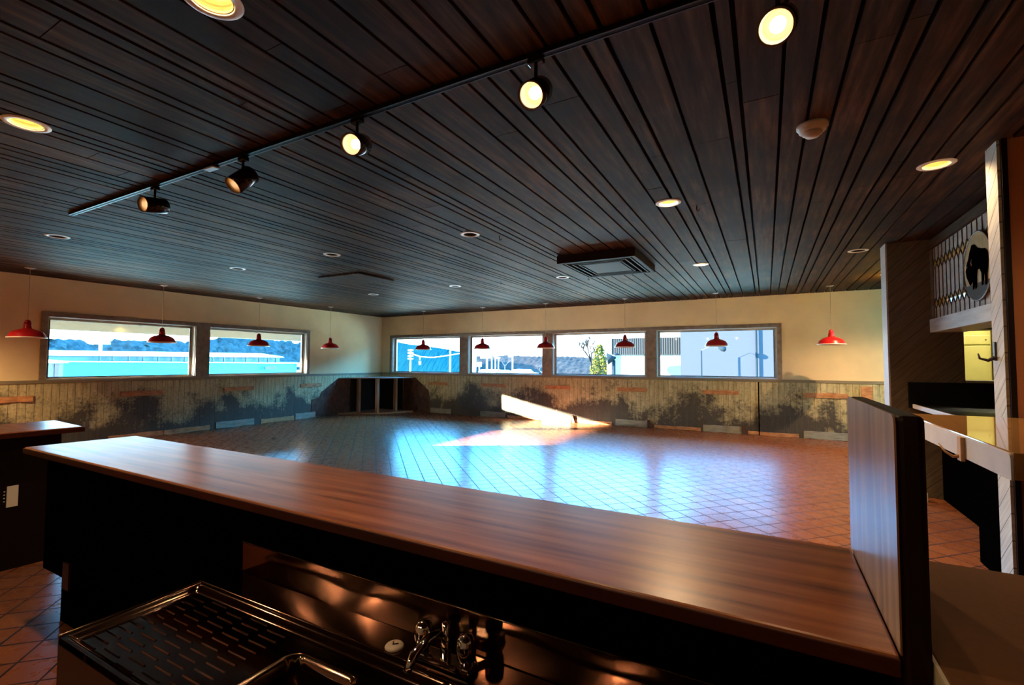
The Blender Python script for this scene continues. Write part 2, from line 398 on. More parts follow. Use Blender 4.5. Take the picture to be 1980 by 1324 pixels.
# ------------------------------------------------------------------ partitions on the right, alcove and kitchen
p = box((1.25, 3.81, 0), (2.6, 3.975, 3)); struct(p.build('wall_alcove_near', m_ochre))
struct(box((1.235, 3.812, 0), (1.25, 3.975, H)).build('trim_7', m_pillar))
struct(box((1.249, 3.79, 0), (1.275, 3.811, H)).build('trim_8', m_darkred))
mb = MB(); X0, X1, y0, y1 = 1.20, 5.0, 6.54, 6.77
mb.box((X0, y0, 0), (1.815, y1, 3)); mb.box((1.815, y0, 0), (2.9, y1, 1.225)); mb.box((1.815, y0, 1.765), (2.9, y1, 3)); mb.box((2.9, y0, 0), (X1, y1, 3))
struct(mb.build('wall_alcove_far', m_panel))
struct(box((1.185, 6.54, 0), (1.20, 6.785, H)).build('trim_9', m_endgrain))
struct(box((4.0, 3.975, 0), (4.1, 6.54, 3)).build('wall_alcove_right', m_panel))
struct(box((2.6, 3.81, 0), (4.1, 3.975, 3)).build('wall_alcove_front', m_panel))
# kitchen beyond the pass-through
kx0, kx1, ky0, ky1 = 1.83, 4.9, 6.77, 9.6
k = MB(); k.box((kx0-.08, ky0, 0), (kx0, ky1, 3)); k.box((kx1, ky0, 0), (kx1+.08, ky1, 3)); k.box((kx0, ky1, 0), (kx1, ky1+.08, 3)); k.box((kx0, ky0, 2.70), (kx1, ky1, 2.76))
struct(k.build('wall_kitchen', m_yellow))
kl = thing('fluorescent_fixture', (3.0, 7.9, 2.68), 'fluorescent ceiling light in the yellow kitchen behind the pass-through', 'ceiling light')
box((2.4, 7.75, 2.63), (3.6, 8.05, 2.699)).build('housing', m_ring, kl); box((2.45, 7.78, 2.615), (3.55, 8.02, 2.63)).build('diffuser', emit('kitchen tube light', (1, .93, .62), 2.2), kl)
fr = thing('refrigerator', (2.45, 8.95, 0), 'cream upright refrigerator seen left in the kitchen pass-through', 'refrigerator')
box((2.25, 8.6, .02), (2.66, 9.3, 1.95)).build('body', m_yellow2, fr, .01)
box((2.265, 8.575, .10), (2.645, 8.6, 1.66)).build('door', m_yellow2, fr, .006)
d = box((2.265, 8.575, 1.68), (2.645, 8.6, 1.80)).build('vent_panel', m_yellow2, fr, .004)
for q in (2.31, 2.60): MB().lathe([(0, 0), (.008, 0), (.008, .006), (0, .006)], (q, 8.575, 1.74), (0, -1, 0), 10).build('screw', m_iron, d)
cb = thing('wall_cabinet', (2.95, 8.8, 1.15), 'cream cabinet with a dark open slot seen right in the kitchen pass-through', 'cabinet')
box((2.68, 8.5, 1.36), (3.9, 9.1, 2.3)).build('body', m_yellow2, cb, .006)
box((2.69, 8.485, 1.62), (2.93, 8.5, 2.25)).build('door', m_yellow2, cb, .004); box((2.935, 8.485, 1.40), (3.5, 8.5, 2.25)).build('door', m_yellow2, cb, .004)
q = MB(); q.box((2.68, 8.5, 1.10), (3.9, 9.1, 1.20)); q.box((2.68, 8.6, 1.20), (2.70, 9.1, 1.36)); q.box((2.9, 8.6, 1.20), (2.96, 9.1, 1.36)); q.box((2.7, 9.05, 1.2), (3.9, 9.1, 1.36)); q.build('open_shelf', m_yellow2, cb)
q = box((2.68, 8.5, 0), (3.9, 9.1, 1.10)); tag(q.build('kitchen_base_unit', m_yellow2), 'cream base unit below the cabinet in the kitchen', 'cabinet')

# alcove counter with black backsplash and pale front edge
al = thing('alcove_counter', (1.40, 6.0, 0), 'low black counter with a pale front edge inside the right alcove', 'counter')
box((1.40, 3.98, .945), (3.995, 6.51, .975)).build('countertop', m_blackgloss, al)
box((1.375, 3.98, .935), (1.40, 6.51, .978)).build('edge_strip', m_pale, al, .003)['label'] = 'pale front edge strip'
box((1.345, 6.51, .94), (3.995, 6.538, 1.215)).build('backsplash', m_blackgloss, al)
box((1.60, 3.98, 0), (3.995, 6.50, .945)).build('base', m_black, al)
tag(box((1.82, 6.50, 1.215), (2.9, 6.79, 1.24)).build('pass_through_sill', m_rail, bevel=.003), 'worn sill of the lit kitchen pass-through opening', 'sill')
tag(box((1.395, 6.30, .0), (1.43, 6.34, .09)).build('pipe_stub', m_pale), 'short pale stub standing on the floor under the alcove counter', 'pipe')
dg = thing('door_panel', (1.5, 4.6, 0), 'dark leaning panel with pale edge behind the lower right pillar', 'panel')
box((1.32, 4.22, .0), (1.345, 4.60, .80)).build('board', m_black, dg); box((1.315, 4.205, 0), (1.335, 4.22, .80)).build('edge', m_pale, dg)

# stained glass transom in the alcove
TX = 1.575
tr = thing('stained_glass_transom', (TX, 5.25, 1.73), 'leaded glass transom with a bison medallion above the right alcove', 'stained glass')
mb = MB(); mb.box((TX-.03, 3.975, 1.745), (TX+.25, 6.54, 1.885)); mb.build('bottom_beam', mat_wood('pale beam wood', ((.38, .38, .36), (.55, .54, .50), (.68, .66, .6)), (6, 1, 6), .45), tr, .004)
box((TX-.03, 3.975, 2.63), (TX+.06, 6.54, 2.72)).build('top_beam', mat_wood('brown beam wood', ((.03, .016, .008), (.06, .032, .015), (.09, .05, .025)), (6, 1, 6), .6, .1), tr, .004)
box((TX-.012, 6.46, 1.885), (TX+.04, 6.54, 2.63)).build('side_stile', m_panel, tr)
n = NT('frosted leaded glass'); nz = n.noise(n.coord(src='World'), 25, 3); n.bump(nz, .3, .004); m_frost = n.set(n.ramp(nz, [(.3, (.42, .42, .40)), (.7, (.60, .60, .56))]), .25, 0, .6)
m_amber = simple('amber bevel glass', (.45, .30, .08), .10, 0, .2, 20, .8); m_amber.node_tree.nodes['Principled BSDF'].inputs['Specular IOR Level'].default_value = 1
m_came = simple('dark brass came', (.10, .065, .03), .3, .7)
box((TX, 3.98, 1.885), (TX+.006, 6.46, 2.63)).build('glass_field', m_frost, tr)
cm = MB(); dm = MB(); dm2 = MB(); yy = 6.40; sp_ = .112; rows = (2.045, 2.455); hz = .062
while yy > 4.0:
    inmed = abs(yy-5.24) < .30
    def bar(z0, z1): cm.box((TX-.006, yy-.005, z0), (TX+.002, yy+.005, z1))
    zz = 1.885
    for rz in rows:
        bar(zz, rz-hz); zz = rz+hz
    bar(zz, 2.63)
    for rz in rows:
        pts = [(yy-sp_/2, rz), (yy, rz-hz), (yy+sp_/2, rz), (yy, rz+hz)]
        for (a, b), (c_, d_) in zip(pts, pts[1:]+pts[:1]): cm.tube([(TX-.004, a, b), (TX-.004, c_, d_)], .004, 5)
        ins = [(yy+(a-yy)*.82, rz+(b-rz)*.82) for a, b in pts]
        # faceted bevel diamond
        c0 = (TX-.011, yy, rz); v = [(TX-.002, a, b) for a, b in ins]+[c0]; (dm if rz == rows[0] else dm2).add(v, [(i, (i+1) % 4, 4) for i in range(4)])
    yy -= sp_
cm.build('lead_came', m_came, tr); dm.build('amber_bevels', m_amber, tr); dm2.build('amber_bevels', m_amber, tr)
MY, MZ, MRY, MRZ = 5.24, 2.225, .30, .285
med = MB().prism([(MY+MRY*math.cos(t), MZ+MRZ*math.sin(t)) for t in [2*PI*i/40 for i in range(40)]], TX-.020, TX-.004, 'x').build('medallion', simple('opal tan glass', (.50, .36, .16), .4, 0, .25, 6, .15), tr)
MB().tube([(TX-.016, MY+MRY*math.cos(t), MZ+MRZ*math.sin(t)) for t in [2*PI*i/40 for i in range(41)]], .010, 6).build('rim', m_came, med)
gr_ = [(MY+MRY*.985*math.cos(t), MZ+MRZ*.985*math.sin(t)) for t in [PI*1.17+i*PI*.66/14 for i in range(15)]]
MB().prism(gr_, TX-.024, TX-.019, 'x').build('ground', simple('brown ground glass', (.05, .035, .02), .4, spec=.1), med)
# bison facing left with lowered head, as (s right, t up) in units of the medallion radius
bis = [(-.62, -.36), (-.74, -.22), (-.80, -.02), (-.70, .10), (-.66, .22), (-.58, .30), (-.46, .50), (-.30, .68), (-.12, .66), (.08, .52), (.34, .44), (.56, .40), (.72, .28), (.76, .05), (.72, -.18),
       (.66, -.34), (.66, -.62), (.56, -.64), (.54, -.36), (.46, -.22), (.42, -.60), (.32, -.62), (.32, -.26), (.20, -.10), (.02, -.12), (-.04, -.30), (-.02, -.62), (-.12, -.66), (-.16, -.40), (-.20, -.62), (-.30, -.66), (-.30, -.36), (-.40, -.44), (-.50, -.50)]
b_ = MB().prism([(MY-a*MRY, MZ+b*MRZ) for a, b in bis], TX-.027, TX-.021, 'x').build('bison_figure', simple('black bison glass', (.0015, .001, .001), .6, spec=0), med)
for hx in (-.66, -.30):
    MB().tube([(TX-.029, MY-hx*MRY, MZ+.02), (TX-.030, MY-(hx-.05)*MRY, MZ+.045), (TX-.029, MY-(hx+.0)*MRY, MZ+.07)], .005, 6, .002).build('horn', m_whiteen, b_)
# iron coat hook on the pillar
hk = thing('coat_hook', (1.235, 3.93, 1.44), 'dark iron coat hook on the pale diagonal-boarded pillar', 'hook')
box((1.225, 3.915, 1.43), (1.235, 3.94, 1.545)).build('back_plate', m_iron, hk, .003)
MB().tube([(1.228, 3.927, 1.45), (1.20, 3.935, 1.432), (1.165, 3.945, 1.445), (1.16, 3.95, 1.475)], .013, 8, .004).build('prong', m_iron, hk)
MB().tube([(1.228, 3.915, 1.445), (1.222, 3.885, 1.46)], .006, 8, .003).build('side_prong', m_iron, hk)

# ------------------------------------------------------------------ raised shelf counter on the right
sh = thing('raised_counter', (1.6, 3.0, 0), 'raised polished brown counter with a pale rounded fascia', 'counter')
box((.752, 2.285, 1.005), (2.598, 3.785, 1.10)).build('top', m_lamgloss, sh, .004)
q = [(2.30, 1.003), (3.785, 1.003), (3.785, 1.096)]+[(2.31-.025*math.sin(t), 1.071+.025*math.cos(t)) for t in [0, .4, .8, 1.2, PI/2]]+[(2.285, 1.003)]
MB().prism(q[1:-1]+[(2.285, 1.003)], .744, .752, 'x').build('fascia', m_pale, sh, .001)['label'] = 'pale painted fascia'
box((.80, 2.30, 0), (2.598, 2.34, 1.004)).build('end_panel', m_darkred, sh)
hk2 = thing('wooden_hook', (.744, 2.735, 1.04), 'blond wooden hook on the pale fascia of the raised counter', 'hook')
box((.728, 2.71, .990), (.744, 2.755, 1.093)).build('back_plate', m_hookwood, hk2, .003)
MB().tube([(.732, 2.735, 1.01), (.712, 2.745, 1.005), (.690, 2.76, 1.022), (.672, 2.775, 1.055)], .008, 8, .003).build('prong', m_hookwood, hk2)

# ------------------------------------------------------------------ the long bar
bar_ = thing('bar', (-1.7, 1.25, 0), 'long wooden bar in front of the sink with a glossy butcher block top', 'bar counter')
top = MB(); n_ = 1
top.prism([(-3.595, 1.012), (.184, .992), (.184, 1.503), (-3.537, 1.510)], .905, .933)
top.build('bar_top', m_bar, bar_, .006)
MB().prism([(-3.600, 1.007), (.184, .987), (.184, .9925), (-3.596, 1.0125)], .899, .929).build('front_edge', m_baredge, bar_, .003)['label'] = 'dark red front edge'
MB().prism([(-3.600, 1.010), (-3.595, 1.010), (-3.538, 1.512), (-3.543, 1.512)], .900, .929).build('end_edge', m_baredge, bar_, .002)
kw = MB(); kw.box((-3.43, 1.06, .30), (.184, 1.42, .905)); kw.box((-3.40, 1.13, 0), (.184, 1.42, .30)); kw.build('base', m_black, bar_)
MB().box((-3.15, 1.048, .26), (-3.08, 1.06, .39)).build('outlet_cover', simple('dark outlet plate', (.03, .02, .03), .35), bar_)
dv = thing('divider_panel', (.205, 1.25, .9), 'upright wood panel standing across the right end of the bar', 'divider')
poly = [(.992, .934), (1.503, .934), (1.503, 1.314)]+[(1.503-.012+.012*math.cos(t), 1.311+.012*math.sin(t)) for t in (.4, 1.0, PI/2)]+[(.992+.018-.018*math.sin(t), 1.305+.018*math.cos(t)) for t in (0, .5, 1.0, PI/2)]
MB().prism(poly, .184, .187, 'x').build('veneer_face', m_div, dv)
poly2 = [(.990, 0), (1.503, 0), (1.503, 1.323), (.992, 1.323)]
MB().prism(poly2, .187, .226, 'x').build('panel', m_divedge, dv, .010, seg=3)
# second bar run on the left
lb = thing('left_bar', (-4.7, .4, 0), 'second bar run at the far left with an outlet on its dark side', 'bar counter')
MB().prism([(-4.62, -1.6), (-4.372, 1.536), (-5.018, 1.585), (-5.25, -1.6)], .905, .933).build('bar_top', m_bar, lb, .006)
MB().prism([(-4.613, -1.6), (-4.365, 1.537), (-4.371, 1.537), (-4.619, -1.6)], .895, .927).build('front_edge', m_baredge, lb)
MB().prism([(-4.365, 1.538), (-5.018, 1.587), (-5.018, 1.593), (-4.365, 1.544)], .895, .929).build('end_edge', m_baredge, lb)
MB().prism([(-4.73, -1.6), (-4.50, 1.46), (-4.95, 1.48), (-5.18, -1.6)], 0, .905).build('base', m_darkred, lb)
o = box((-4.515, 1.195, .42), (-4.507, 1.25, .56)).build('outlet_cover', m_ring, lb)
for k in range(4): box((-4.5065, 1.178-.0, .46+k*.022), (-4.504, 1.186, .466+k*.022)).build('slot', m_ring, o)
# low counter to the right of the divider
lc = thing('low_counter', (.9, 1.0, 0), 'brown laminate counter at bar height right of the divider panel', 'counter')
box((.232, .35, .905), (2.598, 1.50, .933)).build('top', m_lam, lc, .003)
box((.2265, .35, .900), (.232, 1.50, .932)).build('edge_strip', simple('cream edge strip', (.62, .52, .36), .4), lc)
box((.30, .45, 0), (2.598, 1.42, .905)).build('base', m_divedge, lc)

# ------------------------------------------------------------------ sink unit
SZ = .665
sk = thing('sink_unit', (-.9, .8, 0), 'stainless steel underbar sink with drainboard below the bar', 'sink')
X0, X1, Y0, Y1 = -1.69, .17, .560, .925
# tray surface as a height field with bowls
def bowl(x, y, cx, cy, hx, hy, r, depth, wall=.018):
    dx, dy = abs(x-cx)-(hx-r), abs(y-cy)-(hy-r); d = math.hypot(max(dx, 0), max(dy, 0))+min(max(dx, dy), 0)-r
    t = max(0, min(1, -d/wall)); return -depth*(t*t*(3-2*t))
def tray():
    def rim(v, lo, hi): return 0
    xs = []; x = X0
    while x < X1: xs.append(x); x += .006
    xs.append(X1); ys = []; y = Y0
    while y < Y1: ys.append(y); y += .006
    ys.append(Y1)
    v = []; f = []
    for y in ys:
        for x in xs:
            e = min(x-X0, Y1-y, y-Y0)
            z = SZ-(.016 if e > .030 else .016*max(0, (e-.014)/.016) if e > .014 else 0)
            if e > .030:
                z += bowl(x, y, -.980, .725, .118, .118, .035, .16)+bowl(x, y, -.712, .725, .118, .118, .035, .16)+bowl(x, y, -.444, .725, .118, .118, .035, .16)
            v.append((x, y, z))
    nx = len(xs)
    for j in range(len(ys)-1):
        for i in range(nx-1): f.append((j*nx+i, j*nx+i+1, (j+1)*nx+i+1, (j+1)*nx+i))
    mb = MB().add(v, f, None, True)
    for row in range(5):        # embossed drain ribs
        for k in range(11):
            yy = .595+k*.0275+(.0137 if row % 2 else 0); xx = -1.645+row*.098
            mb.prism([(yy-.0035, SZ-.0165), (yy+.0035, SZ-.0165), (yy+.0012, SZ-.0130), (yy-.0012, SZ-.0130)], xx, xx+.075, 'x')
    return mb
tray().build('basin_tray', m_steel, sk)
MB().tube([(X1, Y1, SZ), (X0, Y1, SZ), (X0, Y0, SZ)], .0055, 8).build('rolled_rim', m_steel, sk)
sp = MB(); sp.box((X0, Y0, .40), (X0+.002, Y1, SZ-.002)); sp.box((X0, Y0, .50), (X1, Y0+.002, SZ-.02)); sp.build('apron', simple('dull steel apron', (.10, .07, .065), .4, .8), sk)
MB().box((-1.66, Y1+.002, SZ-.006), (.17, 1.034, SZ-.002)).build('back_deck', m_steel, sk)
sb = MB(); n_ = 90
for i in range(n_):   # slightly wavy sheet
    pass
v = []; f = []; nx_, nz_ = 60, 10
for j in range(nz_+1):
    for i in range(nx_+1):
        x = -1.645+(1.815)*i/nx_; z = SZ-.004+(.768-SZ+.004)*j/nz_
        v.append((x, 1.036+.0016*math.sin(x*7+z*9)+.001*math.sin(x*17-z*30), z))
for j in range(nz_):
    for i in range(nx_): a = j*(nx_+1)+i; f.append((a, a+1, a+nx_+2, a+nx_+1))
MB().add(v, f, None, True).build('splashback', m_steel, sk)
MB().tube([(-1.645, 1.036, .769), (.17, 1.036, .769)], .003, 6).build('splashback_lip', m_steel, sk)
for (x, y) in ((X0+.04, Y0+.04), (.12, Y0+.04), (X0+.04, 1.0), (.12, 1.0)): MB().lathe([(.02, 0), (.02, SZ-.05)], (x, y, 0), seg=12).build('leg', m_steel, sk)
# faucet
fc = thing('faucet', (-.705, .975, SZ), 'chrome two-handle faucet on the sink back deck', 'faucet')
MB().box((-.80, .945, SZ-.0015), (-.625, .995, SZ+.016)).build('base', m_chrome, fc, .007, seg=3)
hp = [(0, 0), (.016, 0), (.016, .012), (.022, .016), (.024, .040), (.022, .062), (.014, .072), (0, .075)]
for x in (-.777, -.648):
    MB().lathe(hp, (x, .970, SZ+.014), (0, 0, 1), 20).build('handle', m_chrome, fc)
cp = MB(); cp.lathe([(0, 0), (.013, 0), (.013, .05), (.010, .055), (.010, .085), (0, .088)], (-.712, .975, SZ+.012), (0, 0, 1), 18)
cp.tube([(-.712, .972, SZ+.055), (-.712, .945, SZ+.085), (-.710, .90, SZ+.095), (-.708, .85, SZ+.085), (-.707, .825, SZ+.06)], .010, 12); cp.build('spout', m_chrome, fc)
cp = thing('deck_hole_cap', (-.862, .985, SZ), 'round pinkish plastic cap lying on the sink back deck', 'cap')
MB().lathe([(0, .0), (.024, .0), (.025, .003), (.022, .007), (.012, .009), (0, .0095)], (-.868, .963, SZ-.002), (0, 0, 1), 24).build('disc', m_plastic, cp)
MB().tube([(-.876, .968, SZ+.008), (-.868, .957, SZ+.009), (-.858, .968, SZ+.008)], .0016, 6).build('wire_clip', m_iron, cp)

# ------------------------------------------------------------------ downlights
def lamp(kind, loc, power, col, size=.03, spot=None, direc=(0, 0, -1), parent=None, blend=.5):
    L = bpy.data.lights.new('bulb_light', kind); L.energy = power; L.color = col; L.shadow_soft_size = size
    if spot: L.spot_size = spot; L.spot_blend = blend
    o = bpy.data.objects.new('bulb_light', L); C.objects.link(o)
    o.location = loc if parent is None else Vector(loc)-parent.location
    if parent is not None: o.parent = parent
    o.rotation_euler = Vector(direc).to_track_quat('-Z', 'Y').to_euler(); return o
def downlight(x, y, on, label):
    t = thing('recessed_downlight', (x, y, H), label, 'recessed light', 'recessed downlights in the plank ceiling')
    MB().lathe([(.070, .002), (.074, -.006), (.100, -.004), (.105, 0), (.100, .001), (.070, .002)], (x, y, H), seg=40).build('trim_ring', m_ring, t)
    prof = []
    for k in range(9): prof += [(.069-.002*k, .012*k), (.066-.002*k, .012*k+.002)]
    prof += [(.05, .11), (.0, .112)]
    MB().lathe([(r_, z_) for r_, z_ in prof], (x, y, H), seg=32).build('baffle', m_baffle if on else m_shadedbaffle, t)
    MB().lathe([(0, .045), (.030, .048), (.040, .065), (.030, .105)], (x, y, H), seg=24).build('bulb', m_bulb if on else m_bulboff, t)
    if on: lamp('SPOT', (x, y, H+.03), CAN_W*(1.9 if (x, y) in CANS_ON[2:4] else 3.6 if x < -8 else 2 if y > 8 else .35), (1, .66, .34), .02, 2.5, parent=t, blend=.8)
LBL = ['large lit recessed light cut by the top edge of the photo',
       'lit recessed light near the left edge of the photo above the track', 'lit recessed light closer to the viewer than the air grille, below the smoke detector',
       'small lit recessed light just right of the square air grille', 'lit recessed light nearest the stained glass transom at the right',
       'unlit recessed light nearest the left end of the track', 'unlit recessed light right above the second left window, beside the wall',
       'unlit recessed light left of centre in the row nearest the track', 'small unlit recessed light farthest left, close to the far corner',
       'unlit recessed light in the middle of the ceiling left of the air grille', 'unlit recessed light in the far row left of centre',
       'unlit recessed light directly in front of the air grille on its window side', 'unlit recessed light beside the dark partition at the right',
       'added lit recessed light over the raised counter', 'added lit recessed light just outside the left edge of the photo, near the left wall', 'added lit recessed light behind the viewer near the left wall', 'added lit recessed light hidden behind the dark partition']
for i, (x, y) in enumerate(CANS): downlight(x, y, (x, y) in CANS_ON+CANS_ADDED, LBL[i])

# ------------------------------------------------------------------ track with five heads
tk = thing('lighting_track', (-2.2, 1.79, H), 'long black lighting track running across the plank ceiling', 'light track')
box((-5.53, 1.772, H-.022), (1.2, 1.808, H)).build('rail', m_track, tk)
q = MB(); q.box((-5.53, 1.773, H-.0235), (1.2, 1.780, H-.022)); q.box((-5.53, 1.800, H-.0235), (1.2, 1.807, H-.022)); q.build('slot_lip', m_trackface, tk)
box((-3.37, 1.765, H-.034), (-3.25, 1.815, H-.022)).build('feed_cover', m_canopy, tk, .006)
HEADS = [((.055, 1.79, 2.56), (-.12, -.80, -.60), 'track spotlight farthest right, glaring beside the smoke detector'),
         ((-.857, 1.79, 2.575), (.10, -.80, -.60), 'second track spotlight from the right, glaring straight at the viewer'),
         ((-1.93, 1.79, 2.585), (.35, -.80, -.42), 'middle track spotlight with its side strip catching the light'),
         ((-2.95, 1.79, 2.58), (-.05, -.62, -.62), 'second track spotlight from the left, tilted steeply down'),
         ((-4.05, 1.79, 2.585), (.15, -.95, -.20), 'track spotlight farthest left, lying nearly level')]
def head(c, d, label, bulb=None):
    c = Vector(c); d = Vector(d).normalized()
    t = thing('track_spotlight', (c.x, c.y, H-.022), label, 'spotlight', 'spotlights on the ceiling track')
    MB().box((c.x-.035, c.y-.018, H-.050), (c.x+.035, c.y+.018, H-.024)).build('adapter', m_spot, t, .004)
    back = c+Vector((0, .06, .02))
    MB().lathe([(.008, 0), (.008, H-.05-(c.z+.05))], (c.x, c.y, c.z+.05), seg=10).build('stem', m_spot, t)
    rear = c-d*.085; L_ = .17; ro = .057
    MB().lathe([(0, 0), (ro-.01, .0), (ro, .010), (ro, L_), (ro-.003, L_), (ro-.004, .075)], rear, d, 32).build('can', m_spot, t)
    MB().lathe([(ro-.001, L_-.004), (ro+.001, L_+.001), (ro-.006, L_+.001), (ro-.007, L_-.03), (ro-.010, .075), (.02, .065), (0, .065)], rear, d, 32).build('reflector', m_refl, t)
    MB().lathe([(0, .122), (.014, .118), (.025, .105), (.024, .08), (.018, .068)], rear, d, 24).build('bulb', bulb or m_bulb3, t)
    lamp('SPOT', rear+d*.130, SPOT_W, (1, .68, .36), .012, 1.45, d, parent=t, blend=.5)
for h in HEADS: head(*h)
tk2 = thing('lighting_track', (-2.2, -2.0, H), 'second black lighting track behind the viewer', 'light track')  # unseen track added so its heads give the splashback highlights
box((-5.0, -2.018, H-.022), (0, -1.982, H)).build('rail', m_track, tk2)
for x, lb_ in ((-4.7, 'first'), (-3.75, 'second'), (-2.35, 'third'), (-1.15, 'fourth')): head((x, -2.0, 2.57), (.15, .8, -.5), lb_+' added spotlight from the left on the unseen track behind the viewer', m_bulb2)

# ------------------------------------------------------------------ smoke detector, air grille, ceiling hooks
sd = thing('smoke_detector', (.25, 3.08, H), 'beige smoke detector on the ceiling right of the brightest spotlight', 'smoke detector')
MB().lathe([(0, 0), (.078, 0), (.078, -.014), (.070, -.020), (.066, -.036), (.045, -.040)], (.25, 3.08, H), seg=32).build('base', m_plastic, sd)
MB().lathe([(.046, -.038), (.050, -.052), (.034, -.060), (.034, -.066), (0, -.068)], (.25, 3.08, H), seg=28).build('sensor_cap', m_plastic, sd)
ag = thing('air_grille', (-1.79, 6.0, H), 'square dark ceiling air grille with stepped frame hanging below the planks', 'air vent')
def ring(x0, x1, y0, y1, w_, z0, z1, mb):
    mb.box((x0, y0, z0), (x1, y0+w_, z1)); mb.box((x0, y1-w_, z0), (x1, y1, z1)); mb.box((x0, y0+w_, z0), (x0+w_, y1-w_, z1)); mb.box((x1-w_, y0+w_, z0), (x1, y1-w_, z1))
mb = MB(); ring(-2.30, -1.32, 5.42, 6.55, .05, H-.10, H, mb); mb.build('frame', m_vent, ag, .004)
mb = MB()
for k in range(1, 4): ring(-2.30+.05*k+.02*k, -1.32-.05*k-.02*k, 5.42+.07*k, 6.55-.07*k, .018, H-.098, H-.05, mb)
mb.build('louver_rings', m_vent, ag)
box((-2.05, 5.68, H-.095), (-1.57, 6.29, H-.085)).build('centre_plate', m_vent, ag); box((-2.25, 5.47, H-.02), (-1.37, 6.50, H-.005)).build('backing', m_void, ag)
tag(box((-6.2, 5.0, H-.03), (-5.3, 5.75, H)).build('ceiling_access_panel', m_ceil, bevel=.01), 'flat dark access panel on the ceiling near the left windows', 'panel')
HK = [(1347, 402, 'small ceiling hook just right of the lit recessed light in the middle rows'), (966, 460, 'small ceiling hook right of the unlit middle recessed light'), (1137, 540, 'small ceiling hook below the air grille'), (968, 548, 'small ceiling hook in the far row, left of the air grille')]
for px, py, lb_ in HK:
    c = at(px, py-4, z=H); o = MB().tube([(c.x, c.y, H), (c.x, c.y, H-.035), (c.x+.012, c.y, H-.05), (c.x+.024, c.y, H-.04), (c.x+.02, c.y, H-.028)], .004, 6).build('ceiling_hook', m_iron)
    tag(o, lb_, 'hook', 'small hooks in the plank ceiling')

# ------------------------------------------------------------------ pendant lamps
RIMZ = 1.742
def pendant(loc):
    t = thing('pendant_lamp', loc, '', 'pendant lamp', 'red barn-shade pendants hanging along the window walls')
    x = Vector((0, 0, 0)); L = H-RIMZ
    MB().lathe([(0, 0), (.060, 0), (.062, -.006), (.03, -.018), (.008, -.022), (0, -.022)], x, seg=24).build('canopy', m_canopy, t, world=False)
    MB().tube([(0, 0, -.02), (0, 0, -L+.25)], .0035, 6).build('cord', m_cord, t, world=False)
    z = -L
    pr = [(.208, .0), (.206, .006), (.196, .020), (.184, .052), (.158, .084), (.112, .108), (.066, .122), (.048, .130), (.046, .150), (.042, .185), (.038, .215)]
    sh_ = MB().lathe([(r_, z+q) for r_, q in pr]+[(r_-.004, z+q-.003) for r_, q in pr[::-1][2:]], x, seg=40).build('shade', m_red, t, world=False)
    MB().lathe([(r_-.005, z+q-.0015) for r_, q in pr[1:9]]+[(0, z+.128)], x, seg=40).build('inner_lining', m_whiteen, t, world=False)['label'] = 'white enamel inside of the shade'
    MB().lathe([(.206, z-.010), (.214, z-.006), (.213, z+.004), (.206, z+.007), (.202, z-.004), (.206, z-.010)], x, seg=40).build('rim', m_whiteen, t, world=False)['label'] = 'white rolled rim'
    MB().lathe([(.038, z+.212), (.036, z+.225), (.032, z+.236), (.022, z+.250), (.006, z+.256)], x, seg=24).build('socket_cap', m_red, t, world=False)
    return t
PEND = [(-9.33, 2.60, 'red pendant at the far left against the wall, left of the first window'), (-9.33, 4.31, 'red pendant in front of the first window of the left wall'),
        (-9.33, 6.10, 'red pendant in front of the second window of the left wall'), (-9.33, 7.93, 'red pendant against the left wall near the far corner'),
        (-7.87, 9.66, 'pendant in front of the corner-side window of the far wall'), (-6.05, 9.66, 'pendant in front of the second window from the corner on the far wall'),
        (-4.37, 9.66, 'pendant in front of the post between second and third far-wall windows'), (-2.57, 9.66, 'pendant at the right part of the third far-wall window, by the evergreen'),
        (-.825, 9.66, 'pendant in the middle of the rightmost far-wall window'), (.985, 9.66, 'red pendant against the far wall right of all windows')]
proto = pendant((PEND[0][0], PEND[0][1], H)); proto['label'] = PEND[0][2]
for x, y, lb_ in PEND[1:]:
    c = copy_tree(proto); c.location = (x, y, H); c['label'] = lb_

# ------------------------------------------------------------------ what is left of the fixed tables: cleats and kick boards
def rough_bar(lo, hi, z0, z1, axis, depth):
    mb = MB(); n = 7; v = []; 
    for i in range(n+1):
        u = lo+(hi-lo)*i/n; a, b = z0+random.uniform(-.006, .006), z1+random.uniform(-.008, .004)
        d = depth*random.uniform(.8, 1.1)
        for zz, dd in ((a, .023), (a, d), (b, d), (b, .023)):
            v.append((XW+dd, u, zz) if axis == 'x' else (u, YB-dd, zz))
    f = [(0, 1, 2, 3), tuple(4*n+k for k in (3, 2, 1, 0))]
    for i in range(n):
        for k in range(4): f.append((4*i+k, 4*i+(k+1) % 4, 4*i+4+(k+1) % 4, 4*i+4+k))
    return mb.add(v, f)
CL = [('x', 2.3, 2.915, 'wood cleat on the left wall at the photo edge, left of the first window'), ('x', 4.05, 4.71, 'wood cleat below the right part of the first left-wall window'),
      ('x', 5.86, 6.52, 'wood cleat below the left part of the second left-wall window'), ('x', 7.73, 8.34, 'wood cleat on the left wall beside the corner unit'),
      ('y', -8.29, -7.68, 'wood cleat just right of the corner unit on the far wall'), ('y', -6.58, -5.865, 'wood cleat below the second far-wall window from the corner'),
      ('y', -4.75, -4.10, 'wood cleat above the sunlit patch, under the third far-wall window'), ('y', -2.97, -2.315, 'wood cleat below the right end of the third far-wall window'),
      ('y', -1.17, -.50, 'wood cleat below the rightmost far-wall window'), ('y', .62, 1.305, 'wood cleat on the far wall right of all windows, by the divider')]
for ax, a, b, lb_ in CL: tag(rough_bar(a, b, .775, .865, ax, .045).build('wood_cleat', m_rawwood), lb_, 'cleat', 'bare wood cleats left on the wainscot')
